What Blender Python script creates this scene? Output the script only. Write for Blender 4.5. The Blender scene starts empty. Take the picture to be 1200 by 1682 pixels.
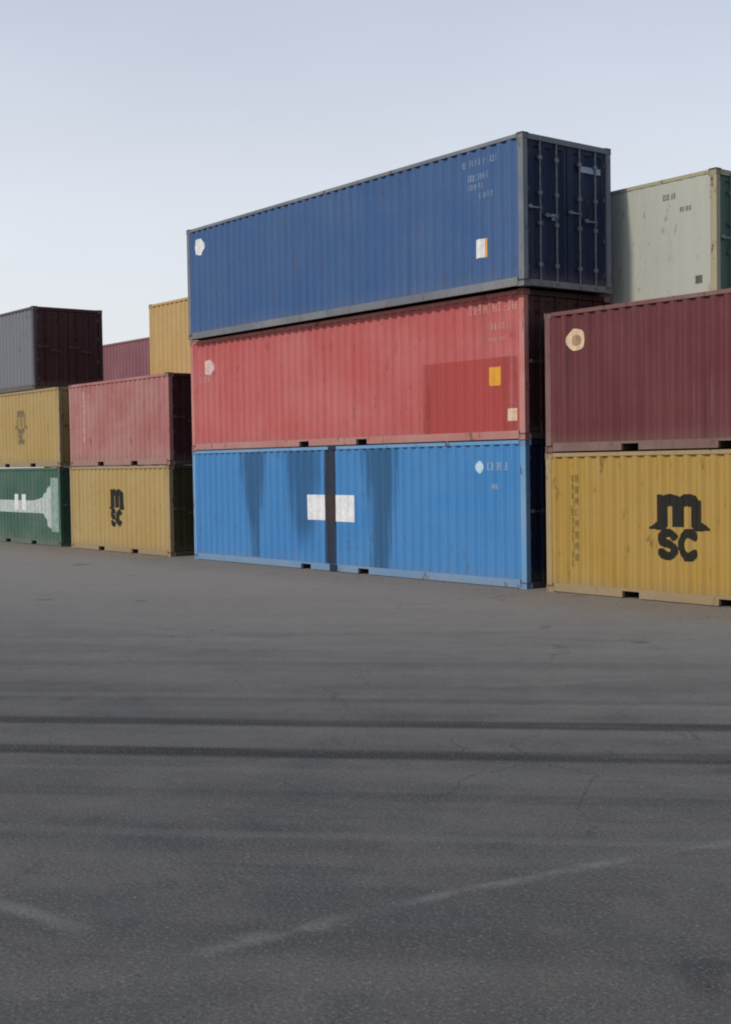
import bpy, bmesh, math, random
from mathutils import Vector, Matrix
random.seed(11)
S = bpy.context.scene
R = math.radians

def lin(c):
    return tuple(((v/255)/12.92 if v/255 <= 0.04045 else ((v/255+0.055)/1.055)**2.4) for v in c)

# ------------------------------------------------------------------ camera
YAW, PITCH, ROLL, FPX = -0.9012, -0.0363, -0.0153, 2139.7
F = Vector((math.sin(YAW)*math.cos(PITCH), math.cos(YAW)*math.cos(PITCH), math.sin(PITCH)))
r0 = Vector((math.cos(YAW), -math.sin(YAW), 0)); u0 = r0.cross(F)
RR = r0*math.cos(ROLL) + u0*math.sin(ROLL); UU = -r0*math.sin(ROLL) + u0*math.cos(ROLL)
cd = bpy.data.cameras.new('camera'); cam = bpy.data.objects.new('camera', cd)
S.collection.objects.link(cam)
cam.matrix_world = Matrix(((RR.x, UU.x, -F.x, 17.4587), (RR.y, UU.y, -F.y, -17.6997), (RR.z, UU.z, -F.z, 2.4138), (0, 0, 0, 1)))
cd.sensor_fit = 'VERTICAL'; cd.sensor_height = 36; cd.lens = 36*FPX/1682
cd.clip_start = 0.1; cd.clip_end = 6000
S.camera = cam

# ------------------------------------------------------------------ light
SUN_EL, SUN_AZ = R(36), math.atan2(-0.06, -0.998)      # azimuth: direction (sin, cos) towards the sun
sdir = Vector((math.sin(SUN_AZ)*math.cos(SUN_EL), math.cos(SUN_AZ)*math.cos(SUN_EL), math.sin(SUN_EL)))
w = bpy.data.worlds.new('World'); S.world = w; w.use_nodes = True
nt = w.node_tree; bg = nt.nodes['Background']
sky = nt.nodes.new('ShaderNodeTexSky'); sky.sky_type = 'NISHITA'; sky.sun_disc = False
sky.sun_elevation = SUN_EL; sky.sun_rotation = SUN_AZ
sky.air_density = 1.0; sky.dust_density = 3.0; sky.ozone_density = 1.2; sky.altitude = 0
# thin even haze veil over the whole sky: pulls the blue towards a pale grey
mixw = nt.nodes.new('ShaderNodeMix'); mixw.data_type = 'RGBA'; mixw.inputs[0].default_value = 0.62
wtc = nt.nodes.new('ShaderNodeTexCoord'); wsp = nt.nodes.new('ShaderNodeSeparateXYZ'); nt.links.new(wtc.outputs['Generated'], wsp.inputs[0])
wmr = nt.nodes.new('ShaderNodeMapRange'); wmr.interpolation_type = 'SMOOTHSTEP'; nt.links.new(wsp.outputs[2], wmr.inputs[0])
for i_, v_ in enumerate((0.0, 0.85, 0.0, 1.0)): wmr.inputs[i_+1].default_value = v_
veil = nt.nodes.new('ShaderNodeMix'); veil.data_type = 'RGBA'; nt.links.new(wmr.outputs[0], veil.inputs[0])
veil.inputs[6].default_value = (12.3, 12.4, 12.7, 1); veil.inputs[7].default_value = (0.9, 2.6, 5.9, 1)   # pale at the horizon, bluer overhead
wno = nt.nodes.new('ShaderNodeTexNoise'); wno.inputs['Scale'].default_value = 2.2; wno.inputs['Detail'].default_value = 5; wno.inputs['Roughness'].default_value = 0.55
wmp = nt.nodes.new('ShaderNodeMapping'); wmp.inputs['Scale'].default_value = (1, 1, 3.2); nt.links.new(wtc.outputs['Generated'], wmp.inputs[0]); nt.links.new(wmp.outputs[0], wno.inputs['Vector'])
wm2 = nt.nodes.new('ShaderNodeMapRange'); nt.links.new(wno.outputs['Fac'], wm2.inputs[0])
for i_, v_ in enumerate((0.3, 0.7, 0.955, 1.045)): wm2.inputs[i_+1].default_value = v_
vsc = nt.nodes.new('ShaderNodeVectorMath'); vsc.operation = 'SCALE'; nt.links.new(veil.outputs[2], vsc.inputs[0]); nt.links.new(wm2.outputs[0], vsc.inputs['Scale'])
nt.links.new(vsc.outputs[0], mixw.inputs[7])
nt.links.new(sky.outputs[0], mixw.inputs[6]); nt.links.new(mixw.outputs[2], bg.inputs[0])
bg.inputs[1].default_value = 0.095
sd = bpy.data.lights.new('sun', 'SUN'); sd.energy = 2.5; sd.angle = R(3.0); sd.color = (1.0, 0.95, 0.87)
sun = bpy.data.objects.new('sun', sd); S.collection.objects.link(sun)
sun.rotation_euler = sdir.to_track_quat('Z', 'Y').to_euler(); sun.location = (0, -30, 40)
S.view_settings.view_transform = 'Standard'; S.view_settings.look = 'None'
S.cycles.filter_width = 2.0
S.view_settings.exposure = 0; S.view_settings.gamma = 1; S.view_settings.use_curve_mapping = False

# ------------------------------------------------------------------ material helpers
class NT:
    def __init__(s, name):
        s.m = bpy.data.materials.new(name); s.m.use_nodes = True
        s.t = s.m.node_tree; s.b = s.t.nodes['Principled BSDF']
    def n(s, kind, **kw):
        o = s.t.nodes.new(kind)
        for k, v in kw.items(): setattr(o, k, v)
        return o
    def set(s, inp, v):
        if isinstance(v, bpy.types.NodeSocket): s.t.links.new(v, inp)
        else: inp.default_value = v
    def math(s, op, a, b=0.0, c=None, clamp=False):
        o = s.n('ShaderNodeMath', operation=op, use_clamp=clamp)
        s.set(o.inputs[0], a); s.set(o.inputs[1], b)
        if c is not None: s.set(o.inputs[2], c)
        return o.outputs[0]
    def mix(s, f, a, b, mode='MIX'):
        o = s.n('ShaderNodeMix', data_type='RGBA', blend_type=mode)
        s.set(o.inputs[0], f); s.set(o.inputs[6], a if not isinstance(a, tuple) else (*a[:3], 1)); s.set(o.inputs[7], b if not isinstance(b, tuple) else (*b[:3], 1))
        return o.outputs[2]
    def noise(s, vec, scale, detail=4, rough=0.55, dist=0.0, dims='3D'):
        o = s.n('ShaderNodeTexNoise', noise_dimensions=dims)
        s.set(o.inputs['Vector'], vec); o.inputs['Scale'].default_value = scale
        o.inputs['Detail'].default_value = detail; o.inputs['Roughness'].default_value = rough
        o.inputs['Distortion'].default_value = dist
        return o.outputs['Fac']
    def ramp(s, v, lo, hi, a=0.0, b=1.0):
        o = s.n('ShaderNodeMapRange', interpolation_type='SMOOTHSTEP')
        s.set(o.inputs[0], v)
        for i, x in enumerate((lo, hi, a, b)): o.inputs[i+1].default_value = x
        return o.outputs[0]
    def vmul(s, v, xyz, off=None):
        o = s.n('ShaderNodeMapping'); s.set(o.inputs[0], v); o.inputs['Scale'].default_value = xyz
        if off is not None: s.set(o.inputs['Location'], off)
        return o.outputs[0]

def paint(name, col, fade=0.30, streak=0.22, rust=0.35, dirt=0.35, rough=0.52, seed=0.0, chalk=(0.42, 0.40, 0.38)):
    """weathered container paint; the pattern lives in object space, shifted per material"""
    k = NT(name)
    co = k.n('ShaderNodeTexCoord').outputs['Object']
    off = (seed*3.17, seed*1.71, seed*2.3)
    fine = k.noise(k.vmul(co, (1, 1, 1), off), 26, 5, 0.6)
    big = k.noise(k.vmul(co, (1, 1, 1), off), 0.55, 5, 0.6, 0.4)
    st = k.noise(k.vmul(co, (5.5, 5.5, 0.16), off), 1.0, 5, 0.65)
    st2 = k.noise(k.vmul(co, (19, 19, 0.45), off), 1.0, 4, 0.6)
    patch = k.noise(k.vmul(co, (0.5, 0.5, 1.3), off), 1.6, 3, 0.5)
    c = k.mix(k.ramp(big, 0.32, 0.72, 0.0, fade), col, chalk)
    dark = tuple(v*0.62 for v in col)
    c = k.mix(k.ramp(st, 0.50, 0.78, 0.0, streak*2.0), c, dark)
    c = k.mix(k.ramp(st2, 0.56, 0.80, 0.0, streak*1.1), c, tuple(v*0.75+0.02 for v in col))
    c = k.mix(k.ramp(st2, 0.22, 0.40, streak*0.8, 0.0), c, chalk)
    c = k.mix(k.ramp(patch, 0.60, 0.66, 0.0, 0.18), c, tuple(min(1, v*0.8+0.01) for v in col))
    c = k.mix(k.ramp(fine, 0.35, 0.8, 0.0, 0.16), c, dark)
    # rust blooms with short runs below them
    rv = k.noise(k.vmul(co, (3.2, 3.2, 1.1), off), 1.9, 9, 0.72)
    rm = k.ramp(rv, 0.585, 0.67, 0.0, rust*2.0)
    rm = k.math('MINIMUM', rm, 0.9)
    c = k.mix(rm, c, k.mix(fine, (0.16, 0.055, 0.022), (0.07, 0.032, 0.02)))
    # road dust thrown on the lowest part, ragged
    z = k.n('ShaderNodeSeparateXYZ'); k.set(z.inputs[0], co)
    zz = k.math('ADD', z.outputs[2], k.math('MULTIPLY', st, 0.35))
    c = k.mix(k.ramp(zz, 0.18, 0.62, dirt, 0.0), c, (0.17, 0.145, 0.115))
    k.set(k.b.inputs['Base Color'], c)
    k.set(k.b.inputs['Roughness'], k.math('ADD', k.ramp(big, 0.3, 0.7, rough-0.08, rough+0.16), k.math('MULTIPLY', rm, 0.3)))
    k.b.inputs['Specular IOR Level'].default_value = 0.22
    bp = k.n('ShaderNodeBump'); bp.inputs['Strength'].default_value = 0.12; bp.inputs['Distance'].default_value = 0.01
    k.set(bp.inputs['Height'], k.math('ADD', k.math('MULTIPLY', fine, 0.5), k.math('MULTIPLY', k.noise(k.vmul(co, (1, 1, 1), off), 3.3, 3), 1.6)))
    k.set(k.b.inputs['Normal'], bp.outputs[0])
    return k.m

def run_paint(name, col, seed=0.0, w0=0.5, w1=0.22, amt=0.9, fade_low=0.0):
    """a stain running down from the top rail: its own ragged, soft-edged shape, see-through round it"""
    k = NT(name)
    tc = k.n('ShaderNodeTexCoord'); g = k.n('ShaderNodeSeparateXYZ'); k.set(g.inputs[0], tc.outputs['Generated'])
    co = tc.outputs['Object']
    s1 = k.noise(k.vmul(co, (9, 9, 0.22), (seed, 0, seed)), 1.0, 6, 0.7); s2 = k.noise(k.vmul(co, (2.5, 2.5, 0.9), (seed, 0, 0)), 1.2, 4, 0.6)
    half = k.ramp(g.outputs[2], 0.0, 1.0, w1, w0)
    d = k.math('ABSOLUTE', k.math('SUBTRACT', g.outputs[0], 0.5))
    q = k.math('SUBTRACT', half, d)
    q = k.math('ADD', q, k.math('MULTIPLY', k.math('SUBTRACT', s1, 0.5), 1.0)); q = k.math('ADD', q, k.math('MULTIPLY', k.math('SUBTRACT', s2, 0.5), 0.22))
    a = k.ramp(q, -0.02, 0.30, 0.0, amt)
    a = k.math('MULTIPLY', a, k.ramp(d, 0.455, 0.499, 1.0, 0.0))
    if fade_low: a = k.math('MULTIPLY', a, k.ramp(g.outputs[2], 0.0, fade_low, 0.0, 1.0))
    k.set(k.b.inputs['Base Color'], k.mix(s1, col, tuple(v*0.7 for v in col)))
    k.b.inputs['Roughness'].default_value = 0.6; k.set(k.b.inputs['Alpha'], a)
    return k.m

def plain(name, col, rough=0.6, var=0.25, metal=0.0, wear=None):
    k = NT(name)
    co = k.n('ShaderNodeTexCoord').outputs['Object']
    a = k.noise(co, 9, 6, 0.65)
    c = k.mix(k.ramp(a, 0.3, 0.75, 0.0, 1.0), tuple(min(1, v*(1+var*0.5)) for v in col), tuple(v*(1-var) for v in col))
    if wear is not None:
        st = k.noise(k.vmul(co, (14, 14, 1.6)), 1.6, 7, 0.7)
        c = k.mix(k.ramp(st, 0.50, 0.68, 0.0, 0.55), c, wear)
    k.set(k.b.inputs['Base Color'], c); k.b.inputs['Roughness'].default_value = rough
    k.b.inputs['Metallic'].default_value = metal; k.b.inputs['Specular IOR Level'].default_value = 0.3
    return k.m

# ------------------------------------------------------------------ mesh helpers
def link(name, me, mat, parent=None, loc=(0, 0, 0)):
    o = bpy.data.objects.new(name, me); S.collection.objects.link(o)
    if mat is not None and not me.materials: me.materials.append(mat)
    o.parent = parent; o.location = loc
    return o

def box_bm(bm, x0, x1, y0, y1, z0, z1):
    v = [bm.verts.new(p) for p in ((x0,y0,z0),(x1,y0,z0),(x1,y1,z0),(x0,y1,z0),(x0,y0,z1),(x1,y0,z1),(x1,y1,z1),(x0,y1,z1))]
    return [bm.faces.new([v[i] for i in f]) for f in ((3,2,1,0),(4,5,6,7),(0,1,5,4),(1,2,6,5),(2,3,7,6),(3,0,4,7))]

def mesh(name, bm):
    me = bpy.data.meshes.new(name); bm.to_mesh(me); bm.free(); return me

def boxes(name, lst, bevel=0.0):
    bm = bmesh.new()
    for b in lst: box_bm(bm, *b)
    if bevel: bmesh.ops.bevel(bm, geom=bm.edges[:], offset=bevel, segments=1, affect='EDGES')
    return mesh(name, bm)

def cyl_bm(bm, p, q, r, n=8):
    p = Vector(p); q = Vector(q); d = (q-p).normalized()
    a = d.orthogonal().normalized(); b = d.cross(a)
    rings = []
    for c in (p, q):
        rings.append([bm.verts.new(c + (a*math.cos(t) + b*math.sin(t))*r) for t in [2*math.pi*i/n for i in range(n)]])
    for i in range(n): bm.faces.new((rings[0][i], rings[0][(i+1) % n], rings[1][(i+1) % n], rings[1][i]))
    bm.faces.new(rings[0][::-1]); bm.faces.new(rings[1])

# ------------------------------------------------------------------ the corrugated wall
class Wall:
    """corrugated sheet from s=0..length and t=0..height; depth(s,t) is measured inwards"""
    def __init__(s, length, height, pitch=0.278, deep=0.036, dent=0.007, seed=0, rows=9):
        rnd = random.Random(seed)
        n = max(3, round(length/pitch)); p = length/n
        s.xs = []; s.ds = []
        for i in range(n):
            for f, d in ((0, 0), (0.26, 0), (0.5, deep), (0.76, deep)):
                s.xs.append((i+f)*p); s.ds.append(d)
        s.xs.append(length); s.ds.append(0)
        s.xs = [x + (0.5-0.37)*p*0 for x in s.xs]
        s.zs = [height*j/(rows-1) for j in range(rows)]
        bumps = [(rnd.uniform(0, length), rnd.uniform(0.1*height, 0.9*height), rnd.uniform(0.15, 0.8), rnd.uniform(-0.4, 1.0)) for _ in range(int(length*2.2)+3)]
        s.g = []
        for z in s.zs:
            row = []
            ez = min(1, min(z, height-z)/0.3)
            for x, d in zip(s.xs, s.ds):
                ex = min(1, min(x, length-x)/0.2)
                e = sum(a*math.exp(-((x-bx)**2+(z-bz)**2)/(w_*w_)) for bx, bz, w_, a in bumps)
                row.append(d + dent*e*ez*ex)
            s.g.append(row)
        s.L = length; s.H = height
    def depth(s, x, z):
        import bisect
        i = min(max(bisect.bisect_right(s.xs, x)-1, 0), len(s.xs)-2)
        j = min(max(bisect.bisect_right(s.zs, z)-1, 0), len(s.zs)-2)
        u = (x-s.xs[i])/(s.xs[i+1]-s.xs[i]); v = (z-s.zs[j])/(s.zs[j+1]-s.zs[j])
        u = min(max(u, 0), 1); v = min(max(v, 0), 1)
        g = s.g
        return (g[j][i]*(1-u)+g[j][i+1]*u)*(1-v) + (g[j+1][i]*(1-u)+g[j+1][i+1]*u)*v
    def mesh(s, name, place):
        bm = bmesh.new()
        vs = [[bm.verts.new(place(x, d, z)) for x, d in zip(s.xs, row)] for z, row in zip(s.zs, s.g)]
        for j in range(len(s.zs)-1):
            for i in range(len(s.xs)-1):
                bm.faces.new((vs[j][i], vs[j][i+1], vs[j+1][i+1], vs[j+1][i]))
        return mesh(name, bm)
    def decal(s, name, polys, place, proud=0.003):
        """flat print (polygons in s,t) laid on the folds of the sheet"""
        bm = bmesh.new()
        for p in polys:
            try: bm.faces.new([bm.verts.new((x, 0, z)) for x, z in p])
            except ValueError: pass
        lo = min(v.co.x for v in bm.verts); hi = max(v.co.x for v in bm.verts)
        zl = min(v.co.z for v in bm.verts); zh = max(v.co.z for v in bm.verts)
        for x in s.xs:
            if lo < x < hi: bmesh.ops.bisect_plane(bm, geom=bm.verts[:]+bm.edges[:]+bm.faces[:], plane_co=(x, 0, 0), plane_no=(1, 0, 0))
        for z in s.zs:
            if zl < z < zh: bmesh.ops.bisect_plane(bm, geom=bm.verts[:]+bm.edges[:]+bm.faces[:], plane_co=(0, 0, z), plane_no=(0, 0, 1))
        for v in bm.verts: v.co = place(v.co.x, s.depth(v.co.x, v.co.z)-proud, v.co.z)
        return mesh(name, bm)

# ------------------------------------------------------------------ print shapes
def rect(x0, x1, z0, z1): return [(x0, z0), (x1, z0), (x1, z1), (x0, z1)]
def disc(x, z, rx, rz, n=18): return [(x+rx*math.cos(2*math.pi*i/n), z+rz*math.sin(2*math.pi*i/n)) for i in range(n)]
def ragged(x0, x1, z0, z1, x2, x3, seed=0, n=9, amp=0.05):
    """a run of paint: x0..x1 wide at the top z1, x2..x3 wide at the bottom z0, uneven edges"""
    r = random.Random(seed); a = []; b = []
    for i in range(n+1):
        t = i/n; e = 3*t*t-2*t*t*t
        z = z1+(z0-z1)*t
        a.append((x0+(x2-x0)*e + r.uniform(-amp, amp)*(0 < i < n), z)); b.append((x1+(x3-x1)*e + r.uniform(-amp, amp)*(0 < i < n), z))
    return [[a[i+1], b[i+1], b[i], a[i]] for i in range(n)]
def glyphs(x, z, h, n, vertical=False, seed=0, adv=None):
    """rows of worn stencil characters, too small in the picture to be read"""
    r = random.Random(seed); out = []; wd = h*0.55; t = h*0.17
    for i in range(n):
        gx, gz = (x, z-i*(adv or h*1.45)) if vertical else (x+i*(adv or h*0.78), z)
        pick = [r.random() < 0.72 for _ in range(5)]
        if sum(pick) < 3: pick[0] = pick[2] = pick[4] = True
        if pick[0]: out.append(rect(gx, gx+t, gz, gz+h))
        if pick[1]: out.append(rect(gx+wd-t, gx+wd, gz, gz+h))
        if pick[2]: out.append(rect(gx+t+.002, gx+wd-t-.002, gz+h-t, gz+h))
        if pick[3]: out.append(rect(gx+t+.002, gx+wd-t-.002, gz+h*.5-t/2, gz+h*.5+t/2))
        if pick[4]: out.append(rect(gx+t+.002, gx+wd-t-.002, gz, gz+t))
    return out
def raster(inside, x0, x1, z0, z1, c=0.02):
    out = []; nz = int((z1-z0)/c); nx = int((x1-x0)/c)
    for j in range(nz):
        z = z0+j*c; run = None
        for i in range(nx+1):
            x = x0+i*c; on = i < nx and inside(x+c/2, z+c/2)
            if on and run is None: run = x
            if not on and run is not None: out.append(rect(run, x, z, z+c)); run = None
    return out
def seg(x, z, ax, az, bx, bz, r0_, r1_=None):
    r1_ = r0_ if r1_ is None else r1_
    dx, dz = bx-ax, bz-az; t = max(0, min(1, ((x-ax)*dx+(z-az)*dz)/(dx*dx+dz*dz)))
    return math.hypot(x-ax-t*dx, z-az-t*dz) < r0_+(r1_-r0_)*t
def arcs(x, z, cx, cz, rx, rz, a0, a1, r, n=9):
    pts = [(cx+rx*math.cos(R(a0+(a1-a0)*i/n)), cz+rz*math.sin(R(a0+(a1-a0)*i/n))) for i in range(n+1)]
    return any(seg(x, z, *pts[i], *pts[i+1], r) for i in range(n))
def line_logo(cx, cz, sc=1.0, wf=1.0):
    """lower-case m standing over a smaller s and c"""
    def f(x, z):
        x = (x-cx)/sc/wf; z = (z-cz)/sc
        if abs(x) < 0.52 and z > 0.02:
            for lx in (-0.40, 0.0, 0.40):
                if abs(x-lx) < 0.130 and 0.02 < z < 0.50: return True
            if arcs(x, z, -0.20, 0.38, 0.20, 0.13, 0, 180, 0.112): return True
            if arcs(x, z, 0.20, 0.38, 0.20, 0.13, 0, 180, 0.112): return True
            if -0.515 < x < -0.36 and 0.40 < z < 0.605: return True
        # feet that sweep outwards
        if seg(x, z, -0.40, 0.06, -0.66, -0.02, 0.12, 0.02): return True
        if seg(x, z, 0.40, 0.06, 0.66, -0.02, 0.12, 0.02): return True
        # s
        if arcs(x, z, -0.25, -0.20, 0.15, 0.105, 20, 270, 0.078): return True
        if arcs(x, z, -0.25, -0.42, 0.15, 0.115, 90, -160, 0.078): return True
        # c
        if arcs(x, z, 0.22, -0.31, 0.17, 0.22, 45, 315, 0.084): return True
        return False
    return raster(f, cx-0.7*sc, cx+0.7*sc, cz-0.62*sc, cz+0.66*sc, 0.0119)

# ------------------------------------------------------------------ shared small materials
M = {}
M['steel'] = plain('galvanised_bar', (0.15, 0.16, 0.18), 0.5, 0.35, 0.3)
M['gasket'] = plain('door_gasket', (0.022, 0.022, 0.022), 0.8)
M['hole'] = plain('casting_steel', (0.035, 0.03, 0.028), 0.8)
M['floor'] = plain('container_floor', (0.05, 0.045, 0.04), 0.9)
M['print_white'] = plain('worn_white_print', (0.66, 0.67, 0.68), 0.6, 0.18)
M['print_pale_blue'] = plain('worn_pale_print', (0.27, 0.34, 0.44), 0.6, 0.3, wear=(0.08, 0.15, 0.28))
M['print_black'] = plain('black_print', (0.012, 0.010, 0.006), 0.6, 0.3)
M['print_brown'] = plain('worn_dark_print', (0.16, 0.11, 0.035), 0.6, 0.2)
M['print_faded'] = plain('faded_dark_print', (0.17, 0.125, 0.06), 0.6, 0.3)
M['cream'] = plain('cream_sticker', (0.62, 0.45, 0.30), 0.5, 0.2)
M['orange'] = plain('orange_sticker', (0.62, 0.30, 0.03), 0.5, 0.15)
M['pink_print'] = plain('pink_white_print', (0.60, 0.42, 0.40), 0.6, 0.25)
M['soft_pink'] = plain('pale_red_print', (0.48, 0.22, 0.20), 0.6, 0.25)
M['dark_mark'] = plain('dark_grey_print', (0.09, 0.10, 0.09), 0.6, 0.2)

# ------------------------------------------------------------------ the container
W8 = 2.438
def casting_mesh(dx, dy, dz):
    """corner casting; outer faces at the sides dx, dy, dz (+1/-1), slots cut in end and side faces"""
    bm = bmesh.new()
    fs = box_bm(bm, -0.089, 0.089, -0.081, 0.081, -0.059, 0.059)
    for f in fs:
        n = f.normal.copy(); f.normal_update(); n = f.normal
        if (abs(n.y) > .5 and n.y*dy > 0) or (abs(n.x) > .5 and n.x*dx > 0):
            r = bmesh.ops.inset_region(bm, faces=[f], thickness=0.030)
            bmesh.ops.translate(bm, verts=f.verts[:], vec=-n*0.03)
    return mesh('corner_casting', bm)
CAST = {}
def casting(dx, dy, dz):
    if (dx, dy) not in CAST: CAST[(dx, dy)] = casting_mesh(dx, dy, dz)
    return CAST[(dx, dy)]

CACHE = {}
def container(label, mat, L, H, xr, y0, z0, group=None, rail=None, pockets=None, deep=0.044, pitch=0.278,
              yaw=0.0, seed=1, detail=2, prints=(), door_mat=None, bar_mat=None, end_mat=None, category='container', doorprints=()):
    """right-hand end at world x = xr, front side at world y = y0, standing at z0"""
    rail = rail or mat; door_mat = door_mat or mat; bar_mat = bar_mat or M['steel']; end_mat = end_mat or rail
    root = bpy.data.objects.new('shipping_container', None); S.collection.objects.link(root)
    root.empty_display_size = 0.5
    root.location = (xr-L/2, y0+W8/2, z0); root.rotation_euler = (0, 0, yaw)
    root['label'] = label; root['category'] = category
    if group: root['group'] = group
    hx, hy = L/2, W8/2
    def shared(key, make, m):
        kk = (key, L, H, m.name, deep)
        if kk not in CACHE:
            CACHE[kk] = make(); CACHE[kk].materials.append(m)
        return CACHE[kk]
    # posts and castings
    for dx in (-1, 1):
        for dy in (-1, 1):
            x0, x1 = sorted((dx*hx, dx*(hx-0.15))); ya, yb = sorted((dy*hy, dy*(hy-0.13)))
            link('corner_post', shared(('post', dx, dy), lambda: boxes('corner_post', [(x0+.004, x1-.004, ya+.004, yb-.004, 0.118, H-0.118)], 0.006), end_mat if dx > 0 and dy > 0 else rail), rail, root)
            for dz in (0, 1):
                me = casting(dx, dy, dz)
                kk = ('cm', me.name, rail.name)
                if kk not in CACHE:
                    c2 = me.copy(); c2.materials.append(rail); CACHE[kk] = c2
                link('corner_casting', CACHE[kk], rail, root, (dx*(hx-0.089), dy*(hy-0.081), 0.059 if not dz else H-0.059))
    # rails
    cx = hx-0.178
    for dy in (-1, 1):
        ya, yb = sorted((dy*(hy-0.006), dy*(hy-0.075)))
        link('top_rail', shared(('tr', dy), lambda: boxes('top_rail', [(-cx, cx, ya, yb, H-0.085, H-0.012)], 0.004), rail), rail, root)
        zb0, zb1 = 0.014, 0.170
        segs = []
        if pockets:
            hw, ph = 0.19, 0.128
            a = -cx
            for c in (-pockets, pockets):
                segs.append((a, c-hw, ya, yb, zb0, zb1)); segs.append((c-hw, c+hw, ya, yb, ph, zb1)); a = c+hw
            segs.append((a, cx, ya, yb, zb0, zb1))
        else:
            segs.append((-cx, cx, ya, yb, zb0, zb1))
        link('bottom_rail', shared(('br', dy, pockets), lambda: boxes('bottom_rail', segs), rail), rail, root)
    if pockets:
        for c in (-pockets, pockets):
            def tube():
                bm = bmesh.new(); i = hy-0.09
                for b in ((-0.196, -0.190, -i, i, 0.016, 0.126), (0.190, 0.196, -i, i, 0.016, 0.126), (-0.196, 0.196, -i, i, 0.127, 0.133)): box_bm(bm, *b)
                return mesh('forklift_pocket', bm)
            link('forklift_pocket', shared('fp', tube, M['hole']), M['hole'], root, (c, 0, 0))
    # end frames
    cy = hy-0.162
    link('end_header', shared('hdr1', lambda: boxes('end_header', [(hx-0.13, hx-0.008, -cy, cy, H-0.115, H-0.010)], 0.004), end_mat), rail, root)
    link('end_header', shared('hdr0', lambda: boxes('end_header', [(-hx+0.008, -hx+0.10, -cy, cy, H-0.115, H-0.010)], 0.004), rail), rail, root)
    link('door_sill', shared('sill1', lambda: boxes('door_sill', [(hx-0.13, hx-0.008, -cy, cy, 0.012, 0.135)], 0.004), end_mat), rail, root)
    link('end_sill', shared('sill0', lambda: boxes('end_sill', [(-hx+0.008, -hx+0.10, -cy, cy, 0.012, 0.150)], 0.004), rail), rail, root)
    link('floor', shared('flo', lambda: boxes('floor', [(-hx+0.11, hx-0.14, -hy+0.08, hy-0.08, 0.134, 0.162)]), M['floor']), M['floor'], root)
    # sides
    zb = 0.165; zt = H-0.084; x0 = -hx+0.148; PL = L-0.296
    wall = Wall(PL, zt-zb, pitch, deep, 0.013 if deep > 0.01 else 0.003, seed)
    front = lambda x, d, z: Vector((x0+x, -hy+0.016+d, zb+z))
    back = lambda x, d, z: Vector((-x0-x, hy-0.016-d, zb+z))
    link('side_panel', wall.mesh('side_panel', front), mat, root)
    link('side_panel', wall.mesh('side_panel', back), mat, root)
    ewall = Wall(W8-0.262, H-0.115-0.150, 0.29, 0.04, 0.005, seed+50, 7)
    link('end_panel', ewall.mesh('end_panel', lambda x, d, z: Vector((-hx+0.02+d, hy-0.131-x, 0.150+z))), mat, root)
    # roof, transverse ribs
    def roof():
        bm = bmesh.new(); n = round((L-0.24)/0.21); p = (L-0.24)/n; prev = None
        for i in range(n):
            for f, d in ((0, 0), (0.3, 0), (0.5, 0.02), (0.8, 0.02)):
                x = -hx+0.10+(i+f)*p
                cur = [bm.verts.new((x, -hy+0.076, H-0.028-d)), bm.verts.new((x, hy-0.076, H-0.028-d))]
                if prev: bm.faces.new((prev[0], cur[0], cur[1], prev[1]))
                prev = cur
        return mesh('roof_panel', bm)
    link('roof_panel', shared('roof', roof, mat), mat, root)
    # doors
    xd = hx-0.045; dz0, dz1 = 0.150, H-0.128
    for sd_ in (-1, 1):
        ya, yb = (0.012, hy-0.150) if sd_ > 0 else (-hy+0.150, -0.012)
        def leaf(ya=ya, yb=yb):
            bm = bmesh.new()
            fr = 0.085
            for b in ((xd-.05, xd, ya, ya+fr, dz0, dz1), (xd-.05, xd, yb-fr, yb, dz0, dz1), (xd-.05, xd, ya+fr, yb-fr, dz0, dz0+fr), (xd-.05, xd, ya+fr, yb-fr, dz1-fr, dz1)): box_bm(bm, *b)
            n = 3; prev = None; y_ = ya+fr; tot = yb-fr-y_; pts = []
            for i in range(n):
                for f, d in ((0, 0.008), (0.35, 0.008), (0.5, 0.038), (0.85, 0.038)): pts.append((y_+(i+f)*tot/n, d))
            pts.append((yb-fr, 0.008))
            for y, d in pts:
                cur = [bm.verts.new((xd-d, y, dz0+fr)), bm.verts.new((xd-d, y, dz1-fr))]
                if prev: bm.faces.new((prev[0], cur[0], cur[1], prev[1]))
                prev = cur
            return mesh('door', bm)
        door = link('door', shared(('door', sd_), leaf, door_mat), door_mat, root)
        link('gasket', shared(('gk', sd_), lambda: boxes('gasket', [(xd-.055, xd-.006, (yb+.002 if sd_ > 0 else ya-.014), (yb+.014 if sd_ > 0 else ya-.002), dz0, dz1)]), M['gasket']), M['gasket'], door)
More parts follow.
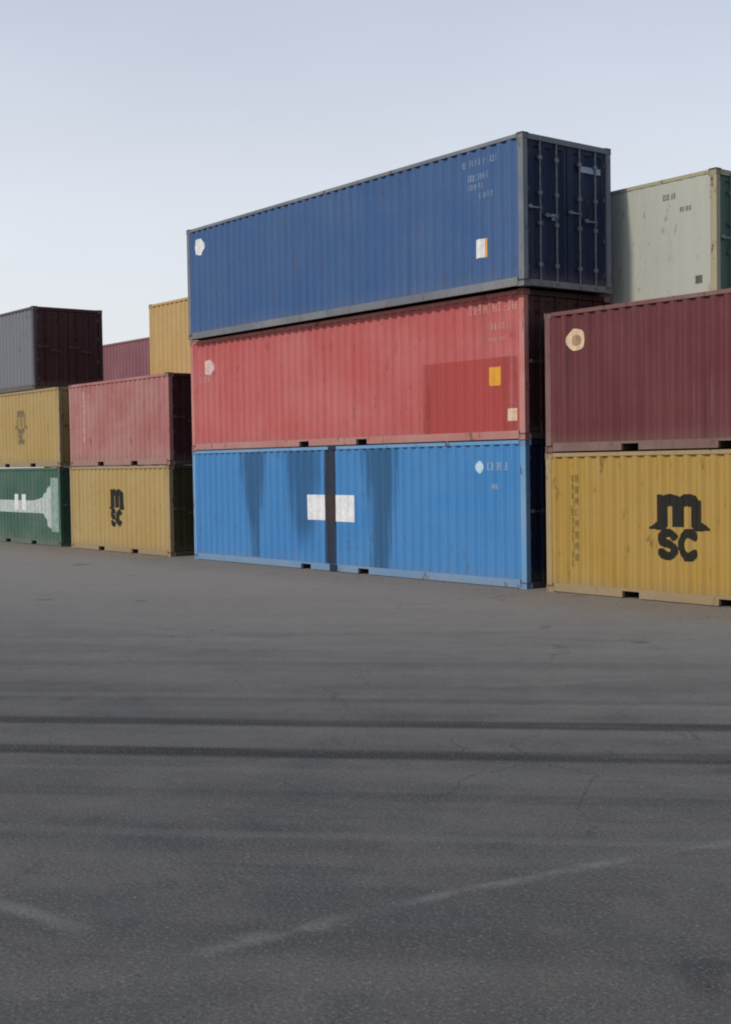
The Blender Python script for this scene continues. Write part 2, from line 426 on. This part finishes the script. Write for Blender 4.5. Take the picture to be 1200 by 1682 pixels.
        if detail > 0:
            for q in (0.30, 0.72):
                y = ya+(yb-ya)*q
                def bar():
                    bm = bmesh.new(); cyl_bm(bm, (xd+.028, 0, 0.05), (xd+.028, 0, H-0.05), 0.017, 8)
                    for z in (0.075, H-0.085): box_bm(bm, xd+.006, xd+.05, -.04, .04, z-.022, z+.022)
                    for z in (0.42, H*0.42, H*0.62, H-0.42): box_bm(bm, xd+.001, xd+.047, -.045, .045, z-.035, z+.035)
                    return mesh('locking_bar', bm)
                link('locking_bar', shared('bar', bar, bar_mat), bar_mat, door, (0, y, 0))
                def hnd():
                    bm = bmesh.new(); box_bm(bm, xd+.045, xd+.062, -.012, .012, 0, .10); box_bm(bm, xd+.05, xd+.066, -.34, .012, 0.035, .065)
                    box_bm(bm, xd+.002, xd+.075, -.30, -.25, .02, .09)
                    return mesh('handle', bm)
                link('handle', shared('hnd', hnd, bar_mat), bar_mat, door, (0, y if q > .5 or sd_ < 0 else y+.0, H*0.5-(.12 if q > .5 else 0)))
            for z in (0.35, H*0.36, H*0.64, H-0.35):
                yy = yb+.02 if sd_ > 0 else ya-.02
                link('hinge', shared('hinge', lambda: boxes('hinge', [(xd-.02, xd+.014, -.065, .065, -.05, .05)], 0.006), door_mat), door_mat, door, (0, yy, z))
    # prints on the front side: (name, polygons in (x from the right end (negative), z from the ground), material, proud, label)
    for nm, polys, m_, pr, lb in prints:
        pp = [[(px+hx-x0, pz-zb) for px, pz in p] for p in polys]
        o = link(nm, wall.decal(nm, pp, front, pr), m_, root)
        if lb: o['label'] = lb
        if nm == 'lettering': o['kind'] = 'stuff'
    for nm, y1_, y2_, za, zb_, m_, lb in doorprints:
        o = link(nm, boxes(nm, [(xd+.001, xd+.004, y1_, y2_, za, zb_)]), m_, root)
        if lb: o['label'] = lb
    return root

# ------------------------------------------------------------------ ground
def ground():
    k = NT('asphalt')
    P = k.n('ShaderNodeNewGeometry').outputs['Position']
    sp = k.n('ShaderNodeSeparateXYZ'); k.set(sp.inputs[0], P); X, Y = sp.outputs[0], sp.outputs[1]
    fine = k.noise(P, 95, 3, 0.7); grit = k.noise(P, 30, 5, 0.75); mid = k.noise(P, 2.1, 7, 0.62, 0.3); big = k.noise(P, 0.24, 5, 0.55, 0.5)
    # coordinates along (u) and across (v) the lorry lane
    ca, sa = 0.724, 0.690
    u = k.math('ADD', k.math('MULTIPLY', X, ca), k.math('MULTIPLY', Y, sa))
    v = k.math('SUBTRACT', k.math('MULTIPLY', Y, ca), k.math('MULTIPLY', X, sa))
    cmb = k.n('ShaderNodeCombineXYZ'); k.set(cmb.inputs[0], k.math('MULTIPLY', u, 0.10)); k.set(cmb.inputs[1], v)
    lane = k.noise(cmb.outputs[0], 1.15, 6, 0.62, 0.25)
    lane2 = k.noise(cmb.outputs[0], 5.0, 5, 0.6)
    c = k.mix(k.ramp(big, 0.3, 0.7), (0.072, 0.071, 0.073), (0.094, 0.091, 0.088))
    c = k.mix(k.ramp(lane, 0.35, 0.68), c, (0.118, 0.114, 0.108))
    c = k.mix(k.ramp(lane2, 0.52, 0.75, 0.0, 0.55), c, (0.050, 0.052, 0.058))
    c = k.mix(k.ramp(mid, 0.50, 0.80, 0.0, 0.6), c, (0.135, 0.128, 0.116))
    c = k.mix(k.ramp(mid, 0.18, 0.42, 0.45, 0.0), c, (0.038, 0.040, 0.045))
    blot = k.noise(P, 0.85, 6, 0.68, 0.6); hue = k.noise(P, 1.7, 3, 0.5)
    c = k.mix(k.ramp(blot, 0.46, 0.66, 0.0, 0.75), c, (0.130, 0.124, 0.114))
    c = k.mix(k.ramp(blot, 0.26, 0.44, 0.7, 0.0), c, (0.044, 0.045, 0.047))
    c = k.mix(k.ramp(hue, 0.5, 0.72, 0.0, 0.25), c, (0.095, 0.080, 0.068))
    c = k.mix(k.ramp(hue, 0.28, 0.46, 0.22, 0.0), c, (0.066, 0.076, 0.092))
    # sandy dust lying in front of the stacks
    yy = k.math('ADD', Y, k.math('MULTIPLY', k.math('SUBTRACT', mid, 0.5), 5.0))
    yy = k.math('ADD', yy, k.math('MULTIPLY', k.math('SUBTRACT', lane, 0.5), 9.0))
    dn = k.ramp(k.math('MULTIPLY_ADD', X, -0.45, yy), -18.0, 0.5, 0.0, 0.95)
    c = k.mix(dn, c, (0.268, 0.256, 0.236))
    c = k.mix(k.ramp(k.math('ADD', Y, k.math('MULTIPLY', k.math('SUBTRACT', blot, 0.5), 3.0)), -2.6, -0.4, 0.0, 0.55), c, (0.205, 0.165, 0.130))
    # tyre tracks: a dark pair crossing the yard, drifting slightly
    wob = k.math('MULTIPLY', k.math('SUBTRACT', k.noise(cmb.outputs[0], 0.9, 2), 0.5), 0.30)
    vv = k.math('ADD', v, wob)
    def track(v0, half, amt, lo=0.42, hi=0.62, cc=(0.020, 0.020, 0.022)):
        nonlocal c
        d = k.math('ABSOLUTE', k.math('SUBTRACT', vv, v0))
        m = k.ramp(d, half*0.55, half*1.5, 1.0, 0.0)
        m = k.math('MULTIPLY', m, k.ramp(k.noise(cmb.outputs[0], 2.6, 4), lo-.2, hi-.05, 0.35, 1.0))
        c = k.mix(k.math('MULTIPLY', m, amt), c, cc)
    def vof(x, y): return ca*y-sa*x
    track(vof(7.96, -10.22)+0.0, 0.16, 0.85); track(vof(9.0, -11.04), 0.15, 0.95)
    track(vof(6.9, -9.6), 0.12, 0.25); track(vof(10.2, -11.75), 0.12, 0.30)
    track(vof(5.2, -7.9), 0.22, 0.22); track(vof(11.9, -14.1), 0.2, 0.25)
    track(vof(9.55, -11.35), 0.07, 0.38, cc=(0.16, 0.155, 0.15)); track(vof(10.88, -12.53), 0.06, 0.40, cc=(0.15, 0.148, 0.145))
    track(vof(4.0, -10.68), 0.25, 0.30, cc=(0.15, 0.145, 0.135))
    # pale scuffed lines
    def scuff(a, b, half, amt, cc=(0.24, 0.235, 0.225)):
        nonlocal c
        ax, ay = a; bx, by = b; L_ = math.hypot(bx-ax, by-ay); dx, dy = (bx-ax)/L_, (by-ay)/L_
        rx = k.math('SUBTRACT', X, ax); ry = k.math('SUBTRACT', Y, ay)
        t = k.math('ADD', k.math('MULTIPLY', rx, dx), k.math('MULTIPLY', ry, dy))
        d = k.math('SUBTRACT', k.math('MULTIPLY', ry, dx), k.math('MULTIPLY', rx, dy))
        d = k.math('ABSOLUTE', k.math('ADD', d, k.math('MULTIPLY', k.math('SUBTRACT', k.noise(P, 0.9, 5), 0.5), 0.34)))
        m = k.math('MULTIPLY', k.ramp(d, half*0.2, half*2.6, 1.0, 0.0), k.math('MULTIPLY', k.ramp(t, 0, .5, 0, 1), k.ramp(t, L_-.6, L_, 1, 0)))
        m = k.math('MULTIPLY', m, k.ramp(k.noise(P, 3.5, 4), .34, .56, 0.15, 1))
        c = k.mix(k.math('MULTIPLY', m, amt), c, cc)
    scuff((11.86, -14.6), (12.02, -13.3), 0.05, 0.62); scuff((12.28, -11.5), (12.9, -9.6), 0.03, 0.35); scuff((12.0, -13.4), (12.32, -11.3), 0.035, 0.55)
    scuff((10.1, -14.95), (11.5, -14.66), 0.05, 0.45); scuff((7.2, -8.2), (8.2, -6.2), 0.06, 0.4)
    scuff((2.0, -5.2), (7.4, -1.6), 0.10, 0.35); scuff((-2.0, -9.0), (3.2, -7.4), 0.12, 0.30)
    # crack net and sealed joints
    wn = k.n('ShaderNodeTexNoise'); k.set(wn.inputs['Vector'], P); wn.inputs['Scale'].default_value = 1.1; wn.inputs['Detail'].default_value = 6
    warp = k.n('ShaderNodeVectorMath', operation='MULTIPLY_ADD'); k.set(warp.inputs[0], wn.outputs['Color']); warp.inputs[1].default_value = (1.3, 1.3, 0); k.set(warp.inputs[2], P)
    vor = k.n('ShaderNodeTexVoronoi', feature='DISTANCE_TO_EDGE'); k.set(vor.inputs['Vector'], warp.outputs[0]); vor.inputs['Scale'].default_value = 0.5
    cr = k.math('MULTIPLY', k.ramp(vor.outputs[0], 0.001, 0.007, 1, 0), k.ramp(big, 0.45, 0.6, 0.0, 0.7))
    c = k.mix(k.math('MULTIPLY', cr, 0.8), c, (0.035, 0.035, 0.037))
    # oil spots
    oil = k.ramp(k.noise(P, 0.9, 3, 0.4), 0.69, 0.76, 0.0, 0.5)
    c = k.mix(oil, c, (0.025, 0.025, 0.028))
    c = k.mix(k.ramp(fine, 0.35, 0.75, 0.0, 0.55), c, (0.045, 0.045, 0.047))
    agg = k.noise(P, 42, 2, 0.8); agg2 = k.noise(P, 17, 3, 0.75)
    c = k.mix(k.ramp(agg, 0.56, 0.66, 0.0, 0.55), c, (0.22, 0.21, 0.19))
    c = k.mix(k.ramp(agg, 0.32, 0.44, 0.6, 0.0), c, (0.026, 0.026, 0.028))
    c = k.mix(k.ramp(agg2, 0.60, 0.72, 0.0, 0.5), c, (0.23, 0.215, 0.19))
    c = k.mix(k.ramp(agg2, 0.28, 0.38, 0.45, 0.0), c, (0.03, 0.03, 0.031))
    c = k.mix(k.ramp(grit, 0.62, 0.76, 0.0, 0.4), c, (0.24, 0.225, 0.20))
    c = k.mix(1.0, c, (1.06, 1.02, 0.945), 'MULTIPLY')
    k.set(k.b.inputs['Base Color'], c)
    k.set(k.b.inputs['Roughness'], k.ramp(lane, 0.3, 0.7, 0.80, 0.93)); k.b.inputs['Specular IOR Level'].default_value = 0.25
    bp = k.n('ShaderNodeBump'); bp.inputs['Strength'].default_value = 0.55; bp.inputs['Distance'].default_value = 0.012
    k.set(bp.inputs['Height'], k.math('ADD', k.math('MULTIPLY', fine, 0.6), k.math('ADD', k.math('MULTIPLY', grit, 1.0), k.math('MULTIPLY', mid, 2.2))))
    k.set(k.b.inputs['Normal'], bp.outputs[0])
    bm = bmesh.new()
    vs = [bm.verts.new(p) for p in ((-2500, -2500, 0), (2500, -2500, 0), (2500, 2500, 0), (-2500, 2500, 0))]
    bm.faces.new(vs)
    o = link('ground', mesh('ground', bm), k.m); o['kind'] = 'structure'
    o['label'] = 'worn dusty grey asphalt yard with dark tyre tracks'
ground()

# ------------------------------------------------------------------ paints
P_ = {}
def C(key, rgb, **kw): P_[key] = paint(key, rgb, **kw)
C('navy_paint', (0.034, 0.092, 0.225), fade=0.14, streak=0.2, rust=0.3, seed=1, dirt=0.25, chalk=(0.20, 0.24, 0.30))
C('grey_blue_rail', (0.115, 0.135, 0.165), fade=0.3, rust=0.75, seed=2, dirt=0.2)
C('faded_red_paint', (0.42, 0.088, 0.086), fade=0.20, streak=0.26, rust=0.22, seed=3, dirt=0.3, chalk=(0.50, 0.32, 0.31))
C('pale_red_rail', (0.44, 0.145, 0.130), fade=0.45, rust=0.75, seed=4, chalk=(0.48, 0.36, 0.33))
C('fresh_red_paint', (0.33, 0.042, 0.038), fade=0.06, streak=0.06, rust=0.05, seed=5, dirt=0.0)
C('sky_blue_paint', (0.045, 0.19, 0.43), fade=0.08, streak=0.08, rust=0.22, seed=6, dirt=0.30, chalk=(0.30, 0.40, 0.5))
C('pale_blue_rail', (0.110, 0.260, 0.450), fade=0.2, rust=0.75, seed=7)
C('deep_blue_paint', (0.028, 0.13, 0.29), fade=0.05, streak=0.15, rust=0.22, seed=8, dirt=0.1)
C('stripe_blue_paint', (0.028, 0.065, 0.125), fade=0.15, streak=0.25, rust=0.2, seed=9, dirt=0.0, chalk=(.16, .17, .19))
C('maroon_paint', (0.11, 0.024, 0.029), fade=0.16, streak=0.48, rust=0.25, seed=10, dirt=0.3, chalk=(0.24, 0.13, 0.12))
C('maroon_rail', (0.150, 0.062, 0.058), fade=0.2, rust=0.75, seed=11)
C('ochre_paint', (0.345, 0.215, 0.046), fade=0.10, streak=0.24, rust=0.3, seed=12, dirt=0.4, chalk=(0.42, 0.34, 0.2))
C('ochre_rail', (0.3, 0.21, 0.1), fade=0.2, rust=0.75, seed=13, chalk=(0.4, 0.34, 0.24))
C('pale_grey_paint', (0.39, 0.40, 0.345), fade=0.12, streak=0.06, rust=0.22, seed=14, dirt=0.25, chalk=(0.45, 0.44, 0.42))
C('buff_rail', (0.33, 0.3, 0.19), fade=0.15, rust=0.75, seed=15)
C('pink_paint', (0.32, 0.108, 0.1), fade=0.45, streak=0.2, rust=0.3, seed=16, dirt=0.45, chalk=(0.44, 0.31, 0.29))
C('dull_ochre_paint', (0.35, 0.24, 0.08), fade=0.25, streak=0.22, rust=0.2, seed=17, dirt=0.35, chalk=(0.46, 0.38, 0.26))
C('green_paint', (0.04, 0.1, 0.07), fade=0.25, streak=0.18, rust=0.2, seed=18, dirt=0.35, chalk=(0.22, 0.26, 0.24))
C('slate_paint', (0.150, 0.158, 0.176), fade=0.2, streak=0.12, rust=0.25, seed=19, dirt=0.3, chalk=(0.2, 0.2, 0.22))
C('dark_maroon_paint', (0.085, 0.025, 0.028), fade=0.1, streak=0.2, rust=0.3, seed=20, chalk=(0.16, 0.09, 0.09))
C('buff_paint', (0.42, 0.275, 0.1), fade=0.2, streak=0.1, rust=0.2, seed=21, dirt=0.2, chalk=(0.5, 0.42, 0.3))
C('far_maroon_paint', (0.190, 0.070, 0.085), fade=0.3, streak=0.2, rust=0.2, seed=22, chalk=(0.28, 0.19, 0.2))
C('shaded_navy_doors', (0.006, 0.015, 0.048), fade=0.05, rust=0.3, seed=24, chalk=(.05,.06,.1))  # navy and blue ends: shade of the turned-away side put into the colour
C('maroon_and_shaded_red_doors', (0.050, 0.016, 0.018), fade=0.1, rust=0.3, seed=25, chalk=(.1,.06,.06))  # slate end's own maroon; on red and pink ends, shade put into the colour
C('shaded_olive_doors', (0.055, 0.042, 0.014), fade=0.1, rust=0.3, seed=26, chalk=(.1,.08,.05))  # mustard yellow end: gap shade mixed into the door and frame colour
C('charcoal_paint', (0.055, 0.048, 0.058), fade=0.1, rust=0.2, seed=23)

HC, STD, LS = 2.85, 2.585, 2.49
L40, L20 = 12.192, 6.058
# ------------------------------------------------------------------ the tall stack in the middle
pb = [
 ('paint_run', [rect(-10.05, -8.65, 0.20, 2.75)], run_paint('deep_blue_run', (0.026, 0.115, 0.26), 1.0, 0.46, 0.20, 0.62), .003, 'dark blue tapering run left of the dark stripe'),
 ('paint_run', [rect(-8.15, -6.50, 0.25, 2.75)], run_paint('deep_blue_run_wide', (0.026, 0.115, 0.26), 4.3, 0.52, 0.30, 0.5, 0.4), .003, None),
 ('paint_run', [rect(-5.15, -3.65, 0.17, 2.75)], run_paint('deep_blue_run_long', (0.024, 0.12, 0.25), 8.1, 0.46, 0.30, 0.66), .003, None),
 ('stripe', [rect(-6.44, -6.04, 0.17, 2.76)], run_paint('navy_stripe', (0.006, 0.016, 0.036), 2.2, 0.60, 0.60, 0.97), .004, 'dark navy stripe down the middle of the side'),
 ('sign_panel', [rect(-7.15, -6.42, 1.16, 1.74)], M['print_white'], .007, 'white rectangle left of the dark stripe'),
 ('sign_panel', [rect(-6.06, -5.32, 1.14, 1.74)], M['print_white'], .007, 'white rectangle right of the dark stripe'),
 ('sign_centre', [rect(-6.418, -6.062, 1.17, 1.73)], plain('brown_print', (0.040, 0.024, 0.024), .6), .0075, 'dark brown middle of the white rectangle'),
 ('lettering', glyphs(-1.10, 2.27, 0.15, 5, seed=5)+glyphs(-1.00, 1.90, 0.10, 4, seed=6), M['print_pale_blue'], .004, None),
 ('emblem', [disc(-0.98, 2.50, .001, .001)], M['print_white'], .004, None)]
pb = pb[:-1] + [('emblem', [disc(-1.30, 2.33, 0.13, 0.13)], plain('pale_blue_emblem', (0.42, 0.55, 0.66), .6, .2), .004, 'small pale emblem beside the number')]
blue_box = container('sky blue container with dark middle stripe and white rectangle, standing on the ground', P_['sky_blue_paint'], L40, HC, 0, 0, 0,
          rail=P_['pale_blue_rail'], pockets=1.08, seed=1, prints=pb, door_mat=P_['shaded_navy_doors'], bar_mat=P_['shaded_navy_doors'], end_mat=P_['shaded_navy_doors'])
for zz_ in ((0.016, 0.168), (2.767, 2.836)):
    o = link('stripe_end', boxes('stripe_end', [(-0.155, 0.145, -W8/2+0.004, -W8/2+0.009, zz_[0], zz_[1])]), plain('stripe_on_rail', (0.010, 0.022, 0.045), .7), blue_box)
pr = [
 ('paint_patch', [rect(-3.05, -0.152, 0.17, 1.60)], run_paint('fresh_red_patch', (0.42, 0.052, 0.044), 3.3, 0.60, 0.60, 0.92), .003, 'freshly painted darker red rectangle'),
 ('emblem', [disc(-11.32, 2.12, 0.24, 0.20)], M['pink_print'], .004, 'pale worn emblem at the upper left'),
 ('lettering', glyphs(-11.72, 1.74, 0.14, 5, seed=8), M['soft_pink'], .004, None),
 ('lettering', glyphs(-1.55, 2.48, 0.17, 10, seed=9, adv=.135)+glyphs(-1.05, 2.14, 0.13, 6, seed=10)+glyphs(-0.98, 1.92, 0.08, 7, seed=12), M['soft_pink'], .004, None),
 ('sticker', [rect(-1.00, -0.66, 1.06, 1.42)], M['orange'], .006, 'orange square sticker at the corner of the fresh patch'),
 ('sticker', [rect(-0.52, -0.26, 0.36, 0.60)], M['cream'], .007, 'small cream sticker near the lower right corner')]
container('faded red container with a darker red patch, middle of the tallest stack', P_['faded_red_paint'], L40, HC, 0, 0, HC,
          rail=P_['pale_red_rail'], pockets=1.08, seed=2, prints=pr, door_mat=P_['maroon_and_shaded_red_doors'], bar_mat=P_['maroon_and_shaded_red_doors'], end_mat=P_['maroon_and_shaded_red_doors'])
pn = [
 ('emblem', [disc(-11.62, 2.33, 0.25, 0.21)], M['print_white'], .004, 'round white emblem at the upper left corner'),
 ('lettering', glyphs(-1.70, 2.44, 0.12, 9, seed=21, adv=.115)+glyphs(-1.55, 2.16, 0.12, 7, seed=22)+glyphs(-1.55, 1.99, 0.10, 6, seed=23)+glyphs(-1.20, 1.80, 0.10, 5, seed=24), plain('navy_number', (0.19, 0.25, 0.36), .6, .3, wear=(0.05, 0.10, 0.2)), .004, None),
 ('sticker', [rect(-1.34, -1.10, 0.66, 1.02)], M['print_white'], .006, 'white sticker with an orange edge'),
 ('sticker_edge', [rect(-1.098, -1.00, 0.66, 1.02)], M['orange'], .006, None)]
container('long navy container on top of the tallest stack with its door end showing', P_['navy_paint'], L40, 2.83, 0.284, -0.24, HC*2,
          rail=P_['grey_blue_rail'], pockets=None, seed=3, prints=pn, yaw=-0.0045, door_mat=P_['shaded_navy_doors'],
          doorprints=[('placard', -0.42, -0.27, 1.28, 1.40, M['print_pale_blue'], 'small pale placard on the left door'),
                      ('lettering', 0.35, 0.95, 2.28, 2.40, M['print_pale_blue'], None)])
# ------------------------------------------------------------------ the yellow and maroon pair on the right
py = [
 ('logo', line_logo(-3.02, 1.27, 0.92), M['print_black'], .004, 'black logo of an m above a small s and c'),
 ('lettering', glyphs(-5.46, 2.04, 0.125, 11, True, seed=31, adv=.155)+glyphs(-5.34, 2.04, 0.125, 8, True, seed=37, adv=.205), M['print_brown'], .004, 'faint upright column of worn characters'),
 ('lettering', glyphs(-1.6, 2.2, 0.12, 8, seed=32), M['print_brown'], .004, None)]
container('ochre yellow container with large black m logo under the maroon one at right', P_['ochre_paint'], L20, STD, 6.57, 0.0, 0,
          rail=P_['ochre_rail'], pockets=1.02, seed=4, prints=py)
pm = [
 ('emblem', [disc(-5.32, 2.03, 0.23, 0.20)], M['cream'], .004, 'oval cream emblem'),
 ('emblem_centre', [disc(-5.30, 2.02, 0.11, 0.10, 12)], plain('tan_print', (0.36, 0.22, 0.13), .6), .006, None),
 ('lettering', glyphs(-1.7, 2.2, 0.14, 8, seed=35), M['pink_print'], .004, None)]
container('maroon container with oval cream emblem on the yellow one at right', P_['maroon_paint'], L20, STD, 6.57, 0.01, STD+.004,
          rail=P_['maroon_rail'], pockets=1.02, seed=5, prints=pm)
pw = [('lettering', glyphs(-1.25, 2.22, 0.11, 4, seed=41)+glyphs(-.85, 1.95, .09, 4, seed=42), M['dark_mark'], .003, None),
      ('sticker', [rect(-0.50, -0.34, 0.55, 0.70)], M['dark_mark'], .004, 'small dark square near the lower right corner')]
container('pale grey-white smooth sided container with a rusty buff corner post, above the maroon one', P_['pale_grey_paint'], L20, 2.64, 2.48, 2.56, STD*2+.01,
          rail=P_['buff_rail'], seed=6, prints=pw, deep=0.006, pitch=0.30, door_mat=P_['green_paint'])
for i, (lb, m_) in enumerate((('dark blue container on the ground behind the large ochre yellow one', 'navy_paint'),
                              ('brown-red container in the second row, directly under the pale grey-white one', 'dark_maroon_paint'))):
    container(lb, P_[m_], L20, STD, 2.46, 2.60, i*(STD+.003), pockets=1.02, seed=60+i)
# ------------------------------------------------------------------ stacks on the left
pl = [('logo', line_logo(-3.10, 1.27, 0.90, 0.80), M['print_black'], .004, 'black logo of an m above a small s and c')]
container('mustard yellow container with black m logo on the ground, below the dusty pink one', P_['dull_ochre_paint'], L20, LS, -13.43, 0.0, 0,
          rail=P_['ochre_rail'], pockets=1.02, seed=7, prints=pl, door_mat=P_['shaded_olive_doors'], bar_mat=P_['shaded_olive_doors'], end_mat=P_['shaded_olive_doors'])
pp_ = [('lettering', glyphs(-5.22, 2.02, 0.20, 6, True, seed=51, adv=.26), M['pink_print'], .004, 'upright column of pale characters'),
       ('lettering', glyphs(-4.78, 2.02, 0.12, 5, True, seed=52, adv=.2), M['soft_pink'], .004, None)]
container('dusty pink twenty foot container resting on the mustard yellow one left of the tall stack', P_['pink_paint'], L20, LS, -13.40, 0.02, LS+.004,
          rail=P_['pink_paint'], pockets=1.02, seed=8, prints=pp_, door_mat=P_['maroon_and_shaded_red_doors'], bar_mat=P_['maroon_and_shaded_red_doors'], end_mat=P_['maroon_and_shaded_red_doors'])
pg = [('band', [rect(-5.9+.02, -2.05, 1.02, 1.42), [(-2.05, 1.02), (-1.25, 1.02), (-0.95, 0.62), (-0.72, 0.50), (-0.72, 1.98), (-1.05, 1.72), (-1.45, 1.50), (-2.05, 1.42)]],
       plain('white_band_print', (0.42, 0.47, 0.45), .6, .2, wear=(0.20, 0.27, 0.24)), .004, 'broad white band flaring at its right end'),
      ('band_letter', [rect(-3.55, -3.28, 1.10, 1.62)], M['print_white'], .0065, None), ('band_letter', [rect(-2.95, -2.70, 1.10, 1.62)], M['print_white'], .0065, None),
      ('side_post_print', [rect(-0.68, -0.20, 0.45, 2.15)], plain('pale_green_print', (0.24, 0.32, 0.28), .6, .3), .004, 'pale faded strip beside the corner post')]
container('dark green container with a broad white band at the far left on the ground', P_['green_paint'], L20, LS, -20.20, 0.0, 0,
          rail=P_['green_paint'], pockets=1.02, seed=9, prints=pg)
container('mustard yellow container with faint logo at the far left, on the dark green one', P_['dull_ochre_paint'], L20, LS, -20.13, 0.0, LS+.004,
          rail=P_['ochre_rail'], pockets=1.02, seed=10, prints=[('logo', line_logo(-2.93, 1.30, 0.90, 0.78), M['print_faded'], .004, 'faint dark logo of an m above a small s and c')])
container('slate grey container with a dark maroon door end, topmost at the far left', P_['slate_paint'], L20, 2.66, -21.85, 0.0, LS*2+.008,
          rail=P_['charcoal_paint'], pockets=None, seed=11, door_mat=P_['maroon_and_shaded_red_doors'], bar_mat=P_['maroon_and_shaded_red_doors'], end_mat=P_['maroon_and_shaded_red_doors'])
container('buff yellow container standing behind, between the dusty pink one and the tallest stack', P_['buff_paint'], L20, 2.56, -13.0, 2.62, LS*2+.008,
          rail=P_['buff_paint'], seed=12)
container('distant dull maroon container whose side shows just above the dusty pink one', P_['far_maroon_paint'], L40, 2.60, -26.2, 7.8, LS*2+.03,
          rail=P_['far_maroon_paint'], seed=13)
# the containers that carry the back rows
for i in range(2):
    container(('rust red container on the ground in the second row behind the mustard yellow one', 'dark green container directly under the buff yellow one')[i],
              P_[('dark_maroon_paint', 'green_paint')[i]], L20, LS, -13.02, 2.62, i*(LS+.003), seed=70+i)
    container(('grey container on the ground in the back row', 'navy container directly under the distant dull maroon one')[i],
              P_[('slate_paint', 'navy_paint')[i]], L40, LS+.01, -26.2, 7.8, i*(LS+.013), seed=72+i)

# ------------------------------------------------------------------ grit and small stones on the yard
def gravel():
    rnd = random.Random(5)
    me = bpy.data.meshes.new('gravel'); vs = []; fs = []
    base = [(1, 0, 0), (-1, 0, 0), (0, 1, 0), (0, -1, 0), (0, 0, 1), (0, 0, -1)]
    tri = [(0, 2, 4), (2, 1, 4), (1, 3, 4), (3, 0, 4), (2, 0, 5), (1, 2, 5), (3, 1, 5), (0, 3, 5)]
    for i in range(1900):
        if i < 1500:
            x = rnd.uniform(-24, 8); y = -abs(rnd.gauss(0, 0.7))-.03
        else:
            x = rnd.uniform(2, 14); y = rnd.uniform(-16, -2)
        r = rnd.uniform(0.004, 0.018)*(1.0 if i < 1500 else 0.55)
        n = len(vs)
        a = rnd.uniform(0, 6.28)
        for bx, by, bz in base:
            q = r*rnd.uniform(.6, 1.3)
            vs.append((x+(bx*math.cos(a)-by*math.sin(a))*q, y+(bx*math.sin(a)+by*math.cos(a))*q, r*.25+bz*q*.6))
        fs += [tuple(n+j for j in t) for t in tri]
    me.from_pydata(vs, [], fs)
    o = link('gravel', me, plain('stone_grit', (0.17, 0.155, 0.135), .9, .5)); o['kind'] = 'stuff'
    o['label'] = 'loose grit scattered over the asphalt'
gravel()
